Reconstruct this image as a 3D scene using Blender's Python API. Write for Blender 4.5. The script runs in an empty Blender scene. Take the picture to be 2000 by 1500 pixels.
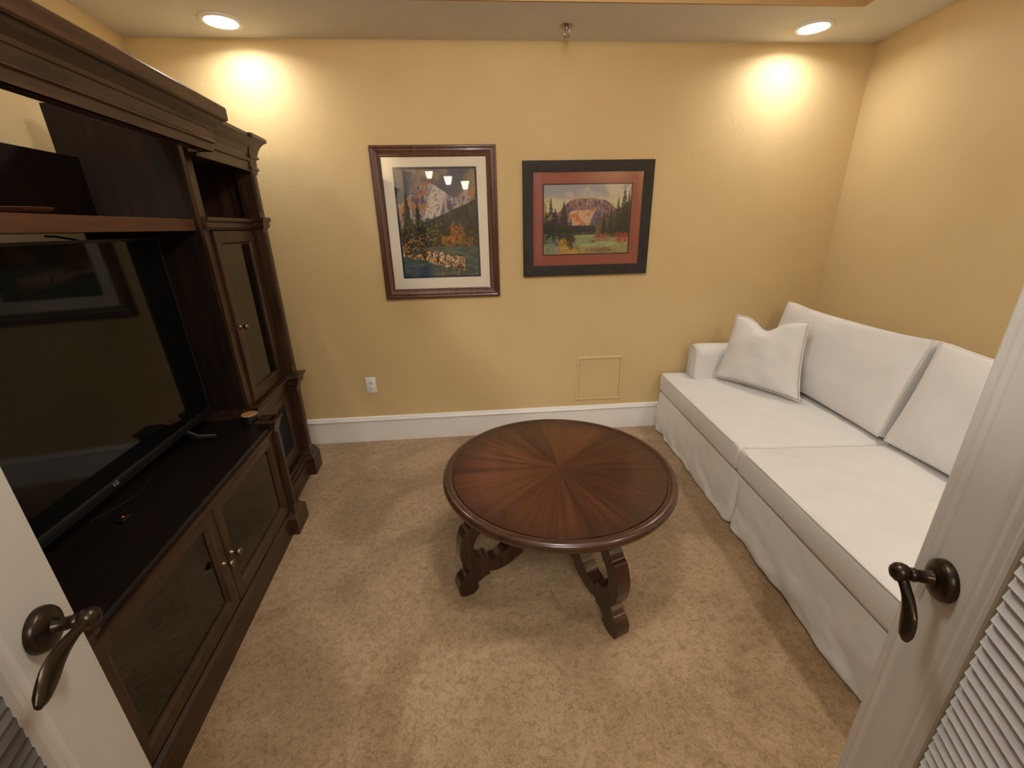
import bpy, bmesh, math, random
import numpy as np
from mathutils import Vector, Matrix, noise
random.seed(7)
PI = math.pi
sc = bpy.context.scene
COL = sc.collection

# ------------------------------------------------------------------ camera
F_PX, YAW, PITCH, ROLL = 832.06, .0746, .3547, -.0222
H = 1.46505
fw = Vector((math.sin(YAW)*math.cos(PITCH), math.cos(YAW)*math.cos(PITCH), -math.sin(PITCH)))
rt = Vector((math.cos(YAW), -math.sin(YAW), 0)); up = rt.cross(fw)
r2 = rt*math.cos(ROLL) + up*math.sin(ROLL); u2 = up*math.cos(ROLL) - rt*math.sin(ROLL)
cam = bpy.data.cameras.new('camera'); co = bpy.data.objects.new('camera', cam); COL.objects.link(co)
cam.sensor_fit = 'HORIZONTAL'; cam.sensor_width = 36; cam.lens = 36*F_PX/2000; cam.clip_start = .02
M = Matrix((r2, u2, -fw)).transposed().to_4x4(); M.translation = (0, 0, H); co.matrix_world = M
sc.camera = co
# ------------------------------------------------------------------ view and world
sc.view_settings.view_transform = 'Standard'; sc.view_settings.look = 'None'
sc.view_settings.gamma = 1; sc.view_settings.use_curve_mapping = False
sc.view_settings.exposure = 0.40
W = bpy.data.worlds.new('world'); sc.world = W; W.use_nodes = True
W.node_tree.nodes['Background'].inputs[0].default_value = (1, .93, .82, 1)
W.node_tree.nodes['Background'].inputs[1].default_value = 0.25
# ------------------------------------------------------------------ room numbers
D = 2.895; L = -1.789; R = 2.431; C = 2.440; YF = -.03
AL, AR = math.radians(-5.5), math.radians(6.54)
def xl(y): return L + (D-y)*math.tan(-AL)
def xr(y): return R - (D-y)*math.tan(AR)
TX, TY, TY0 = 1.963, 2.457, .42          # the raised tray of the ceiling
TRAY_H = .26
def tl(y): return xl(y) + .43
def tr(y): return TX - (TY-y)*math.tan(AR)
WARM = (1.0, .97, .945)
LIGHTS = [(-1.191, 2.684), (1.876, 2.679), (-1.20, .16), (1.75, .16)]
P_DOWN, P_TRAY, P_HALL = (3.6, 3.6, 26., 8.0), 27.0, 68.0
def area(name, loc, power, size, rot=(0, 0, 0), shape='DISK', spread=PI, col=WARM, parent=None, sy=None):
    l = bpy.data.lights.new(name, 'AREA'); l.energy = power; l.shape = shape; l.size = size
    if sy: l.size_y = sy
    l.color = col; l.spread = spread
    o = bpy.data.objects.new(name, l); COL.objects.link(o); o.location = loc; o.rotation_euler = rot
    if parent: o.parent = parent
    return o

# ------------------------------------------------------------------ materials
def mat(name, base=(.5, .5, .5), rough=.5, metal=0., spec=.5, coat=0., emit=None, estr=0., trans=0., ior=1.45):
    m = bpy.data.materials.new(name); m.use_nodes = True
    b = m.node_tree.nodes['Principled BSDF']
    b.inputs['Base Color'].default_value = (*base, 1); b.inputs['Roughness'].default_value = rough
    b.inputs['Metallic'].default_value = metal; b.inputs['Specular IOR Level'].default_value = spec
    b.inputs['Coat Weight'].default_value = coat; b.inputs['Coat Roughness'].default_value = .12
    b.inputs['Transmission Weight'].default_value = trans; b.inputs['IOR'].default_value = ior
    if emit: b.inputs['Emission Color'].default_value = (*emit, 1); b.inputs['Emission Strength'].default_value = estr
    return m
def nd(m, t, **k):
    n = m.node_tree.nodes.new(t)
    for a, v in k.items(): setattr(n, a, v)
    return n
def lk(m, a, b): m.node_tree.links.new(a, b)
def bsdf(m): return m.node_tree.nodes['Principled BSDF']
def noisy(m, c1, c2, scale=5, detail=4, stretch=(1, 1, 1), bump=0., bscale=80, dist=.002, p0=.3, p1=.7, coord='Object', rr=None):
    tc = nd(m, 'ShaderNodeTexCoord'); mp = nd(m, 'ShaderNodeMapping'); mp.inputs['Scale'].default_value = stretch
    lk(m, tc.outputs[coord], mp.inputs[0])
    n = nd(m, 'ShaderNodeTexNoise'); n.inputs['Scale'].default_value = scale; n.inputs['Detail'].default_value = detail
    lk(m, mp.outputs[0], n.inputs[0])
    r = nd(m, 'ShaderNodeValToRGB'); r.color_ramp.elements[0].position = p0; r.color_ramp.elements[1].position = p1
    r.color_ramp.elements[0].color = (*c1, 1); r.color_ramp.elements[1].color = (*c2, 1)
    lk(m, n.outputs[0], r.inputs[0]); lk(m, r.outputs[0], bsdf(m).inputs['Base Color'])
    if bump:
        n2 = nd(m, 'ShaderNodeTexNoise'); n2.inputs['Scale'].default_value = bscale; n2.inputs['Detail'].default_value = 3
        lk(m, mp.outputs[0], n2.inputs[0])
        bp = nd(m, 'ShaderNodeBump'); bp.inputs['Strength'].default_value = bump; bp.inputs['Distance'].default_value = dist
        lk(m, n2.outputs[0], bp.inputs['Height']); lk(m, bp.outputs[0], bsdf(m).inputs['Normal'])
    return m
M_WALL = noisy(mat('yellow wall paint', rough=.55, spec=.3), (.61, .46, .235), (.65, .49, .252), 2.5, 3, bump=.35, bscale=55, dist=.003)
M_CEIL = noisy(mat('ceiling paint', rough=.8, spec=.2), (.69, .66, .62), (.73, .70, .66), 3, 3, bump=.5, bscale=70, dist=.004)
M_TRAY = noisy(mat('tan tray paint', rough=.7, spec=.2), (.50, .33, .16), (.53, .35, .17), 3, 3, bump=.3, bscale=60, dist=.003)
M_TRIM = noisy(mat('white trim paint', rough=.38, spec=.5), (.74, .71, .67), (.77, .74, .70), 6, 3, bump=.05, bscale=30)
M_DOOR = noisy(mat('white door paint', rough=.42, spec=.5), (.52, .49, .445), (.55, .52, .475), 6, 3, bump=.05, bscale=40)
M_PLASTIC = mat('white plastic', (.80, .79, .77), .35)
M_SLOT = mat('dark slot', (.05, .05, .05), .5)
def wood(name, c1, c2, rough, axis, coat=.3):
    m = mat(name, rough=rough, coat=coat)
    st = {'x': (1.2, 14, 14), 'y': (14, 1.2, 14), 'z': (14, 14, 1.2)}[axis]
    noisy(m, c1, c2, 3.0, 6, st, bump=.06, bscale=8, dist=.001)
    return m
WD1, WD2 = (.014, .0065, .0036), (.062, .028, .014)
M_WZ = wood('dark walnut upright', WD1, WD2, .38, 'z', .12)
M_WY = wood('dark walnut lengthwise', WD1, WD2, .38, 'y', .12)
M_SHELF = wood('red brown walnut shelf', (.05, .018, .007), (.10, .038, .015), .45, 'y', .05)
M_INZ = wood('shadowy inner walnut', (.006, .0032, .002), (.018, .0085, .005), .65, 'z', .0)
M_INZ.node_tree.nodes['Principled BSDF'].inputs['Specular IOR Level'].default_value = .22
M_PANEL = mat('blue black panel', (.010, .011, .014), .6, spec=.2)
M_FOOT = mat('dull black foot', (.01, .01, .01), .6)
M_DECK = wood('near black walnut', (.0045, .0028, .0022), (.009, .005, .0035), .42, 'y', .0)
M_LEG = wood('table leg mahogany', (.020, .007, .004), (.050, .018, .010), .28, 'z', .5)
M_RIM = wood('table rim mahogany', (.026, .010, .005), (.062, .025, .012), .28, 'x', .4)
M_BRASS = mat('antique brass', (.26, .20, .13), .3, 1.)
M_BRONZE = noisy(mat('dark bronze', rough=.32, metal=.85), (.030, .022, .016), (.07, .048, .03), 9, 3)
M_COPPER = noisy(mat('copper lid', rough=.38, metal=.55), (.80, .36, .17), (.86, .42, .22), 40, 2)
M_BLACK = mat('black plastic', (.008, .008, .009), .3)
M_SCREEN = mat('television screen', (.003, .0033, .003), .05, spec=.36)
M_GLASS = mat('clear glass', (1, 1, 1), .0, trans=1., ior=1.45)
def thin_glass(name, tint, refl):
    m = bpy.data.materials.new(name); m.use_nodes = True; nt = m.node_tree; nt.nodes.clear()
    o = nt.nodes.new('ShaderNodeOutputMaterial'); mx = nt.nodes.new('ShaderNodeMixShader')
    t = nt.nodes.new('ShaderNodeBsdfTransparent'); g = nt.nodes.new('ShaderNodeBsdfGlossy'); f = nt.nodes.new('ShaderNodeFresnel')
    gm = nt.nodes.new('ShaderNodeNewGeometry'); mr = nt.nodes.new('ShaderNodeMapRange'); mr.inputs[3].default_value = refl; mr.inputs[4].default_value = 1/refl
    nt.links.new(gm.outputs['Backfacing'], mr.inputs[0]); nt.links.new(mr.outputs[0], f.inputs[0]); t.inputs[0].default_value = (*tint, 1); g.inputs['Roughness'].default_value = .01
    nt.links.new(f.outputs[0], mx.inputs[0]); nt.links.new(t.outputs[0], mx.inputs[1]); nt.links.new(g.outputs[0], mx.inputs[2])
    nt.links.new(mx.outputs[0], o.inputs[0]); return m
M_PANE = thin_glass('pane glass', (.95, .96, .95), 1.45)
M_PICGLASS = thin_glass('picture glass', (.98, .98, .98), 1.45)
M_CABGLASS = thin_glass('cabinet glass', (.42, .42, .36), 1.75)
M_SOFA = noisy(mat('white cotton slipcover', rough=.9, spec=.15), (.69, .67, .64), (.73, .71, .68), 9, 5, bump=.25, bscale=260, dist=.0008)
M_SOFA.node_tree.nodes['Principled BSDF'].inputs['Sheen Weight'].default_value = .15
M_PILLOW = noisy(mat('white linen pillow', rough=.9, spec=.15), (.70, .68, .65), (.74, .72, .69), 9, 5, bump=.25, bscale=260, dist=.0008)
M_SHADE = noisy(mat('grey pleated shade cloth', rough=.85, spec=.2), (.40, .385, .385), (.47, .455, .45), 14, 4, bump=.2, bscale=200, dist=.0006)
M_SHADE_SHADOWED = noisy(mat('shadowed pleated shade cloth', rough=.9, spec=.1), (.10, .093, .088), (.14, .13, .125), 14, 4, bump=.2, bscale=200, dist=.0006)  # left shade: its shadow is put into the cloth colour
M_MAT1 = mat('cream picture mat', (.82, .76, .64), .9)
M_MAT2 = noisy(mat('brick red picture mat', rough=.9), (.30, .085, .065), (.34, .10, .075), 6, 3)
M_FILLET = mat('navy mat fillet', (.025, .03, .05), .8)
M_FILLET2 = mat('maroon mat fillet', (.06, .012, .012), .8)
M_FRAME1 = wood('brown picture frame', (.065, .024, .013), (.115, .045, .024), .36, 'z', .3)
M_FRAME2 = noisy(mat('black picture frame', rough=.4), (.010, .010, .011), (.022, .021, .020), 20, 3)
M_CHROME = mat('sprinkler metal', (.35, .33, .31), .3, 1.)
M_RING = mat('light trim ring', (.80, .78, .74), .4)
M_LENS = mat('lamp lens', (1, 1, 1), .5, emit=(1, .96, .88), estr=14.)
M_HALLGLASS = mat('lit frosted lamp glass', (1, 1, 1), .5, emit=(1, .93, .80), estr=12.)
M_LED = mat('red standby light', (.4, .03, .02), .4, emit=(1, .12, .05), estr=.6)
M_GREYTXT = mat('silver logo', (.4, .4, .4), .4)
M_CABLE = mat('black cable', (.006, .006, .006), .5)
# carpet
M_CARPET = mat('tan cut pile carpet', rough=1., spec=.05)
def carpet():
    m = M_CARPET; b = bsdf(m); tc = nd(m, 'ShaderNodeTexCoord')
    def ns(s, d, r=.6, dist=0.):
        n = nd(m, 'ShaderNodeTexNoise'); n.inputs['Scale'].default_value = s; n.inputs['Detail'].default_value = d
        n.inputs['Roughness'].default_value = r; n.inputs['Distortion'].default_value = dist; lk(m, tc.outputs['Object'], n.inputs[0]); return n
    big, mid, fine = ns(2.0, 5, .62, .8), ns(46, 3, .7, 1.1), ns(260, 2)
    def ramp(src, c1, c2, a, b_):
        r = nd(m, 'ShaderNodeValToRGB'); e = r.color_ramp.elements; e[0].position = a; e[1].position = b_
        e[0].color = (*c1, 1); e[1].color = (*c2, 1); lk(m, src.outputs[0], r.inputs[0]); return r
    r1 = ramp(big, (.325, .214, .112), (.44, .300, .168), .42, .58)
    r2 = ramp(mid, (.70, .67, .62), (1.06, 1.06, 1.06), .34, .56)
    r3 = ramp(fine, (.72, .70, .66), (1.12, 1.12, 1.12), .3, .65)
    def mul(a, c):
        x = nd(m, 'ShaderNodeMix', data_type='RGBA', blend_type='MULTIPLY'); x.inputs[0].default_value = 1
        lk(m, a, x.inputs[6]); lk(m, c, x.inputs[7]); return x.outputs[2]
    o = mul(mul(r1.outputs[0], r2.outputs[0]), r3.outputs[0]); lk(m, o, b.inputs['Base Color'])
    ad = nd(m, 'ShaderNodeMath', operation='ADD'); lk(m, mid.outputs[0], ad.inputs[0]); lk(m, fine.outputs[0], ad.inputs[1])
    bp = nd(m, 'ShaderNodeBump'); bp.inputs['Strength'].default_value = .55; bp.inputs['Distance'].default_value = .012
    lk(m, ad.outputs[0], bp.inputs['Height']); lk(m, bp.outputs[0], b.inputs['Normal'])
    b.inputs['Sheen Weight'].default_value = .2
carpet()
# sunburst veneer of the table top
M_TOP = mat('sunburst veneer', rough=.30, coat=.25)
def sunburst():
    m = M_TOP; b = bsdf(m); tc = nd(m, 'ShaderNodeTexCoord'); sp = nd(m, 'ShaderNodeSeparateXYZ'); lk(m, tc.outputs['Object'], sp.inputs[0])
    flat = nd(m, 'ShaderNodeVectorMath', operation='MULTIPLY'); flat.inputs[1].default_value = (1, 1, 0); lk(m, tc.outputs['Object'], flat.inputs[0])
    at = nd(m, 'ShaderNodeMath', operation='ARCTAN2'); lk(m, sp.outputs[1], at.inputs[0]); lk(m, sp.outputs[0], at.inputs[1])
    ml = nd(m, 'ShaderNodeMath', operation='MULTIPLY'); ml.inputs[1].default_value = 16/(2*PI); lk(m, at.outputs[0], ml.inputs[0])
    fl = nd(m, 'ShaderNodeMath', operation='FLOOR'); lk(m, ml.outputs[0], fl.inputs[0])
    fr = nd(m, 'ShaderNodeMath', operation='FRACT'); lk(m, ml.outputs[0], fr.inputs[0])
    wn = nd(m, 'ShaderNodeTexWhiteNoise', noise_dimensions='1D'); lk(m, fl.outputs[0], wn.inputs['W'])
    ln = nd(m, 'ShaderNodeVectorMath', operation='LENGTH'); lk(m, flat.outputs[0], ln.inputs[0])
    cb = nd(m, 'ShaderNodeCombineXYZ')
    nz = nd(m, 'ShaderNodeVectorMath', operation='NORMALIZE'); lk(m, flat.outputs[0], nz.inputs[0]); s2 = nd(m, 'ShaderNodeSeparateXYZ'); sc2 = nd(m, 'ShaderNodeVectorMath', operation='SCALE'); sc2.inputs['Scale'].default_value = 13.; lk(m, nz.outputs[0], sc2.inputs[0]); lk(m, sc2.outputs[0], s2.inputs[0])
    r2 = nd(m, 'ShaderNodeMath', operation='MULTIPLY'); r2.inputs[1].default_value = 1.5; lk(m, ln.outputs['Value'], r2.inputs[0])
    lk(m, s2.outputs[0], cb.inputs[0]); lk(m, s2.outputs[1], cb.inputs[1]); lk(m, r2.outputs[0], cb.inputs[2])
    n = nd(m, 'ShaderNodeTexNoise'); n.inputs['Scale'].default_value = 1.5; n.inputs['Detail'].default_value = 7; n.inputs['Roughness'].default_value = .6
    lk(m, cb.outputs[0], n.inputs[0])
    mx = nd(m, 'ShaderNodeMix'); mx.inputs[0].default_value = .20; lk(m, n.outputs[0], mx.inputs[2]); lk(m, wn.outputs[0], mx.inputs[3])
    r = nd(m, 'ShaderNodeValToRGB'); e = r.color_ramp.elements
    e[0].position = .32; e[0].color = (.030, .0095, .0045, 1); e[1].position = .72; e[1].color = (.118, .038, .0130, 1)
    x = e.new(.5); x.color = (.062, .019, .008, 1)
    lk(m, mx.outputs[0], r.inputs[0])
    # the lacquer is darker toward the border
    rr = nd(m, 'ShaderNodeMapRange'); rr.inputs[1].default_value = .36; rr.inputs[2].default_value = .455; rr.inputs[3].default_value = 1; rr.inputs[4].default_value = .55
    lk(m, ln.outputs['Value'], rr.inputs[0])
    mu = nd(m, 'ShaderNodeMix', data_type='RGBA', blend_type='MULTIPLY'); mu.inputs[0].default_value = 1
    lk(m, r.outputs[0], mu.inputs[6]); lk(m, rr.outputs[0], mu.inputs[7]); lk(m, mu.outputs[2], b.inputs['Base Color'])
    bp = nd(m, 'ShaderNodeBump'); bp.inputs['Strength'].default_value = .08; bp.inputs['Distance'].default_value = .001
    lk(m, n.outputs[0], bp.inputs['Height']); lk(m, bp.outputs[0], b.inputs['Normal'])
sunburst()
def vcol_mat(name):
    m = mat(name, rough=.7, spec=.2); a = nd(m, 'ShaderNodeVertexColor', layer_name='paint'); lk(m, a.outputs[0], bsdf(m).inputs['Base Color']); return m
M_ART = vcol_mat('watercolour print')

# ------------------------------------------------------------------ mesh helpers
def box(bm, x0, x1, y0, y1, z0, z1, bev=0., seg=2, mtx=None):
    b2 = bmesh.new()
    vs = [b2.verts.new((x, y, z)) for x in (x0, x1) for y in (y0, y1) for z in (z0, z1)]
    for f in ((0, 1, 3, 2), (4, 6, 7, 5), (0, 4, 5, 1), (2, 3, 7, 6), (0, 2, 6, 4), (1, 5, 7, 3)): b2.faces.new([vs[i] for i in f])
    if bev: bmesh.ops.bevel(b2, geom=b2.edges[:], offset=bev, segments=seg, profile=.5, affect='EDGES')
    merge(bm, b2, mtx)
def merge(bm, b2, mtx=None):
    if mtx is not None: bmesh.ops.transform(b2, matrix=mtx, verts=b2.verts)
    me = bpy.data.meshes.new('t'); b2.to_mesh(me); b2.free(); bm.from_mesh(me); bpy.data.meshes.remove(me)
def prism(bm, poly, axis, t0, t1, bev=0., mtx=None):
    """poly of 2D points; axis: the extrude axis ('x': poly=(y,z), 'y': poly=(x,z), 'z': poly=(x,y))"""
    b2 = bmesh.new()
    def P(p, t): return {'x': (t, p[0], p[1]), 'y': (p[0], t, p[1]), 'z': (p[0], p[1], t)}[axis]
    a = [b2.verts.new(P(p, t0)) for p in poly]; b = [b2.verts.new(P(p, t1)) for p in poly]; n = len(poly)
    fa = b2.faces.new(a); fb = b2.faces.new(b[::-1])
    for i in range(n): b2.faces.new((a[i], b[i], b[(i+1) % n], a[(i+1) % n]))
    bmesh.ops.recalc_face_normals(b2, faces=b2.faces[:])
    if bev:
        ed = [e for e in b2.edges if (e.verts[0] in a) == (e.verts[1] in a)]
        bmesh.ops.bevel(b2, geom=ed, offset=bev, segments=2, profile=.5, affect='EDGES')
    merge(bm, b2, mtx)
def lathe(bm, prof, n=32, mtx=None):
    """prof: (r, z) from bottom to top about z"""
    b2 = bmesh.new(); rings = []
    for r, z in prof:
        if r < 1e-5: rings.append([b2.verts.new((0, 0, z))])
        else: rings.append([b2.verts.new((r*math.cos(2*PI*i/n), r*math.sin(2*PI*i/n), z)) for i in range(n)])
    for a, b in zip(rings, rings[1:]):
        for i in range(n):
            j = (i+1) % n
            q = [a[i % len(a)], a[j % len(a)], b[j % len(b)], b[i % len(b)]]
            q = [v for k, v in enumerate(q) if v not in q[:k]]
            if len(q) > 2: b2.faces.new(q)
    if len(rings[0]) > 1: b2.faces.new(rings[0][::-1])
    if len(rings[-1]) > 1: b2.faces.new(rings[-1])
    bmesh.ops.recalc_face_normals(b2, faces=b2.faces[:]); merge(bm, b2, mtx)
def tube(bm, pts, rad, n=8, closed=False, flat=None, mtx=None):
    b2 = bmesh.new(); pts = [Vector(p) for p in pts]; N = len(pts); rings = []; prev = None
    for i, p in enumerate(pts):
        a = pts[(i-1) % N] if (i > 0 or closed) else p; b = pts[(i+1) % N] if (i < N-1 or closed) else p
        t = (b-a).normalized()
        if prev is None: u = t.orthogonal().normalized()
        else: u = (prev - t*prev.dot(t)).normalized()
        if flat is not None: u = (Vector(flat) - t*Vector(flat).dot(t)).normalized()
        prev = u; v = t.cross(u)
        r = rad[i] if isinstance(rad, (list, tuple)) else rad
        ru, rv = r if isinstance(r, tuple) else (r, r)
        rings.append([b2.verts.new(p + u*ru*math.cos(2*PI*k/n) + v*rv*math.sin(2*PI*k/n)) for k in range(n)])
    for i in range(N if closed else N-1):
        a, b = rings[i], rings[(i+1) % N]
        for k in range(n): b2.faces.new((a[k], a[(k+1) % n], b[(k+1) % n], b[k]))
    if not closed: b2.faces.new(rings[0][::-1]); b2.faces.new(rings[-1])
    bmesh.ops.recalc_face_normals(b2, faces=b2.faces[:]); merge(bm, b2, mtx)
def sweep(bm, path, prof, closed=False, mtx=None):
    """profile [(out, z)...] (closed polygon) run along a plan path with mitred corners; out = to the right of travel"""
    b2 = bmesh.new(); n = len(path); pv = [Vector((p[0], p[1])) for p in path]; rings = []
    for i in range(n):
        def nrm(a, b): d = (b-a).normalized(); return Vector((d.y, -d.x))
        if closed or 0 < i < n-1: n1 = nrm(pv[i-1], pv[i]); n2 = nrm(pv[i], pv[(i+1) % n])
        elif i == 0: n1 = n2 = nrm(pv[0], pv[1])
        else: n1 = n2 = nrm(pv[-2], pv[-1])
        m = (n1+n2); m = m/max(.2, m.dot(n1))
        rings.append([b2.verts.new((pv[i].x+m.x*o, pv[i].y+m.y*o, z)) for o, z in prof])
    k = len(prof)
    for i in range(n if closed else n-1):
        a, b = rings[i], rings[(i+1) % n]
        for j in range(k): b2.faces.new((a[j], a[(j+1) % k], b[(j+1) % k], b[j]))
    if not closed: b2.faces.new(rings[0]); b2.faces.new(rings[-1][::-1])
    bmesh.ops.recalc_face_normals(b2, faces=b2.faces[:]); merge(bm, b2, mtx)
def rframe(bm, x0, x1, z0, z1, prof, mtx=None):
    """mitred rectangular frame in the XZ plane facing -Y; prof: (inset from outer edge, height toward -Y), from the back outer round to the back inner"""
    b2 = bmesh.new(); rings = []
    for cx, cz, sx, sz in ((x0, z0, 1, 1), (x1, z0, -1, 1), (x1, z1, -1, -1), (x0, z1, 1, -1)):
        rings.append([b2.verts.new((cx+sx*i, -h, cz+sz*i)) for i, h in prof])
    k = len(prof)
    for i in range(4):
        a, b = rings[i], rings[(i+1) % 4]
        for j in range(k): b2.faces.new((a[j], a[(j+1) % k], b[(j+1) % k], b[j]))
    bmesh.ops.recalc_face_normals(b2, faces=b2.faces[:]); merge(bm, b2, mtx)
def obj(name, bm, m, parent=None, smooth=False, loc=None, rz=None, angle=35):
    me = bpy.data.meshes.new(name)
    bm.normal_update(); bm.to_mesh(me); bm.free()
    if m: me.materials.append(m)
    if smooth:
        for p in me.polygons: p.use_smooth = True
        if angle: me.set_sharp_from_angle(angle=math.radians(angle))
    o = bpy.data.objects.new(name, me); COL.objects.link(o)
    if parent: o.parent = parent
    if loc is not None: o.location = loc
    if rz is not None: o.rotation_euler = (0, 0, rz)
    return o
def NB(): return bmesh.new()
def tag(o, label, cat, group=None):
    o['label'] = label; o['category'] = cat
    if group: o['group'] = group
    return o
def thing(name, label, cat, loc=(0, 0, 0), rz=0, group=None):
    o = bpy.data.objects.new(name, None); COL.objects.link(o); o.empty_display_size = .1
    o.location = loc; o.rotation_euler = (0, 0, rz); return tag(o, label, cat, group)
def struct(name, bm, m, parent=None, **k):
    o = obj(name, bm, m, parent, **k)
    if not parent: o['kind'] = 'structure'
    return o
def sbox(name, a, m, bev=0.):
    b = NB(); box(b, *a, bev); return struct(name, b, m)
def copy_tree(o, parent=None):
    c = o.copy(); COL.objects.link(c); c.parent = parent
    for ch in list(o.children): copy_tree(ch, c)
    return c

# ================================================================== THE ROOM
HB = -3.6                                   # the hall behind the camera
b = NB(); prism(b, [(xl(HB)-.6, HB-.1), (3.3, HB-.1), (3.3, YF-.06), (xr(YF)+.12, YF-.06), (R+.12, D+.12), (L-.12, D+.12), (xl(YF)-.12, YF-.06), (xl(HB)-.6, YF-.06)], 'z', -.1, 0)
struct('floor', b, M_CARPET)
T = .12
b = NB(); box(b, L-T, R+T, D, D+T, 0, C+.35); struct('wall_back', b, M_WALL)
b = NB(); prism(b, [(L, D), (L-T, D), (xl(YF-.12)-T, YF-.12), (xl(YF-.12), YF-.12)], 'z', 0, C+.35); struct('wall_left', b, M_WALL)
b = NB(); prism(b, [(R, D), (R+T, D), (xr(YF-.12)+T, YF-.12), (xr(YF-.12), YF-.12)], 'z', 0, C+.35); struct('wall_right', b, M_WALL)
OW, OH = .60, 2.14                          # half width and height of the doorway
b = NB()
box(b, xl(YF)+.002, -OW, YF-T, YF, 0, C+.35); box(b, OW, xr(YF)-.002, YF-T, YF, 0, C+.35); box(b, -OW, OW, YF-T, YF, OH, C+.35)
struct('wall_front', b, M_WALL)
# ceiling: a lower ring (with the four downlights cut in as recesses drawn by their cans) round a raised tray
b = NB()
ringo = [(xl(YF), YF), (xr(YF), YF), (R, D), (L, D)]
ringi = [(tl(TY0), TY0), (tr(TY0), TY0), (TX, TY), (tl(TY), TY)]
for i in range(4):
    j = (i+1) % 4
    prism(b, [ringo[i], ringo[j], ringi[j], ringi[i]], 'z', C, C+.03)
struct('ceiling', b, M_CEIL)
b = NB()
sweep(b, ringi, [(-.012, C), (-.012, C+TRAY_H), (0, C+TRAY_H), (0, C)], closed=True)
struct('trim_1', b, M_TRAY)
b = NB(); prism(b, ringi, 'z', C+TRAY_H, C+TRAY_H+.03); struct('ceiling_tray', b, M_CEIL)
# hall shell
b = NB(); box(b, -3.3, 3.3, HB-T, HB, 0, 2.85); struct('wall_hall_back', b, M_WALL)
b = NB(); box(b, -3.3-T, -3.3, HB, YF-T, 0, 2.85); struct('wall_hall_left', b, M_WALL)
b = NB(); box(b, 3.3, 3.3+T, HB, YF-T, 0, 2.85); struct('wall_hall_right', b, M_WALL)
b = NB(); box(b, -3.3, 3.3, HB, YF-T, 2.85, 2.9); struct('ceiling_hall', b, M_CEIL)
b = NB(); box(b, -3.3, xl(YF)-T, YF-T-.05, YF-T, 0, 2.85); box(b, xr(YF)+T, 3.3, YF-T-.05, YF-T, 0, 2.85); box(b, xl(YF)-T, xr(YF)+T, YF-T-.02, YF-T, C+.30, 2.85); struct('wall_hall_front', b, M_WALL)

# baseboards
BBP = [(0, 0), (.016, 0), (.016, .148), (.0145, .152), (.0145, .156), (.021, .160), (.022, .168), (.016, .176), (.012, .188), (.006, .1927), (0, .1927)]
b = NB(); sweep(b, [(L+.001, D), (R-.001, D)], BBP); struct('baseboard_back', b, M_TRIM, smooth=True, angle=25)
b = NB(); sweep(b, [(xl(YF+.01), YF+.01), (xl(D-.03), D-.03)], BBP); struct('baseboard_left', b, M_TRIM, smooth=True, angle=25)
b = NB(); sweep(b, [(xr(D-.03), D-.03), (xr(YF+.01), YF+.01)], BBP); struct('baseboard_right', b, M_TRIM, smooth=True, angle=25)
# doorway casing and jamb
b = NB()
for s in (-1, 1):
    box(b, min(s*OW, s*(OW-.018)), max(s*OW, s*(OW-.018)), YF-T, YF, 0, OH)
box(b, -OW, OW, YF-T, YF, OH-.018, OH)
struct('trim_2', b, M_TRIM)

# ================================================================== DOWNLIGHTS AND SPRINKLER
PLACE = ['above the tall cabinet at the far left corner', 'above the sofa at the far right corner', 'near the left front corner behind the camera', 'near the right front corner behind the camera']
def downlight(i, x, y):
    t = thing('recessed_light', 'round white recessed ceiling light, lit, ' + PLACE[i], 'ceiling light', (x, y, C), 0, 'recessed lights in the lower ceiling')
    b = NB(); lathe(b, [(.070, .0), (.070, -.003), (.076, -.009), (.088, -.010), (.094, -.006), (.096, 0)], 48)
    obj('trim_ring', b, M_RING, t, True)
    b = NB(); lathe(b, [(.0, -.0055), (.05, -.005), (.070, -.003), (.070, -.001), (0, -.001)], 40)
    obj('lens', b, M_LENS, t, True)
    area('lamp', (0, 0, -.012), P_DOWN[i], .13, parent=t, spread=math.radians(160))
for i, (x, y) in enumerate(LIGHTS): downlight(i, x, y)
# fill light added in the raised tray (invented fixture, out of the frame)
t = thing('tray_fill_light', 'added fill light on a small invented pendant in the raised tray, above the camera', 'ceiling light', (.25, 1.0, C+TRAY_H))
b = NB(); lathe(b, [(.06, -.02), (.06, 0)], 24); lathe(b, [(.018, -.10), (.018, -.015)], 16); obj('stem', b, M_BRONZE, t, True)  # invented stem of the added fill light
b = NB(); lathe(b, [(.03, -.118), (.035, -.10), (0, -.095)], 24); obj('lamp_shade', b, M_HALLGLASS, t, True)  # invented glass of the added fill light
pl = bpy.data.lights.new('lamp', 'POINT'); pl.energy = P_TRAY; pl.color = WARM; pl.shadow_soft_size = .13
lo = bpy.data.objects.new('lamp', pl); COL.objects.link(lo); lo.parent = t; lo.location = (0, 0, -.27)

t = thing('fire_sprinkler', 'small metal fire sprinkler head on the ceiling between the two lit recessed lights', 'sprinkler', (.53, 2.699, C))
b = NB(); lathe(b, [(0, -.006), (.02, -.007), (.034, -.003), (.036, 0)], 32); obj('escutcheon', b, M_CHROME, t, True)
b = NB(); lathe(b, [(.009, -.02), (.011, -.02), (.012, -.004), (.012, -.002)], 16)
for s in (-1, 1): tube(b, [(s*.010, 0, -.016), (s*.016, 0, -.026), (s*.010, 0, -.040), (0, 0, -.046)], .0025, 6)
obj('frame_arm', b, M_CHROME, t, True)
b = NB(); lathe(b, [(0, -.052), (.006, -.052), (.007, -.048), (.019, -.048), (.019, -.045), (0, -.045)], 12); obj('deflector', b, M_CHROME, t, True)

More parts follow.
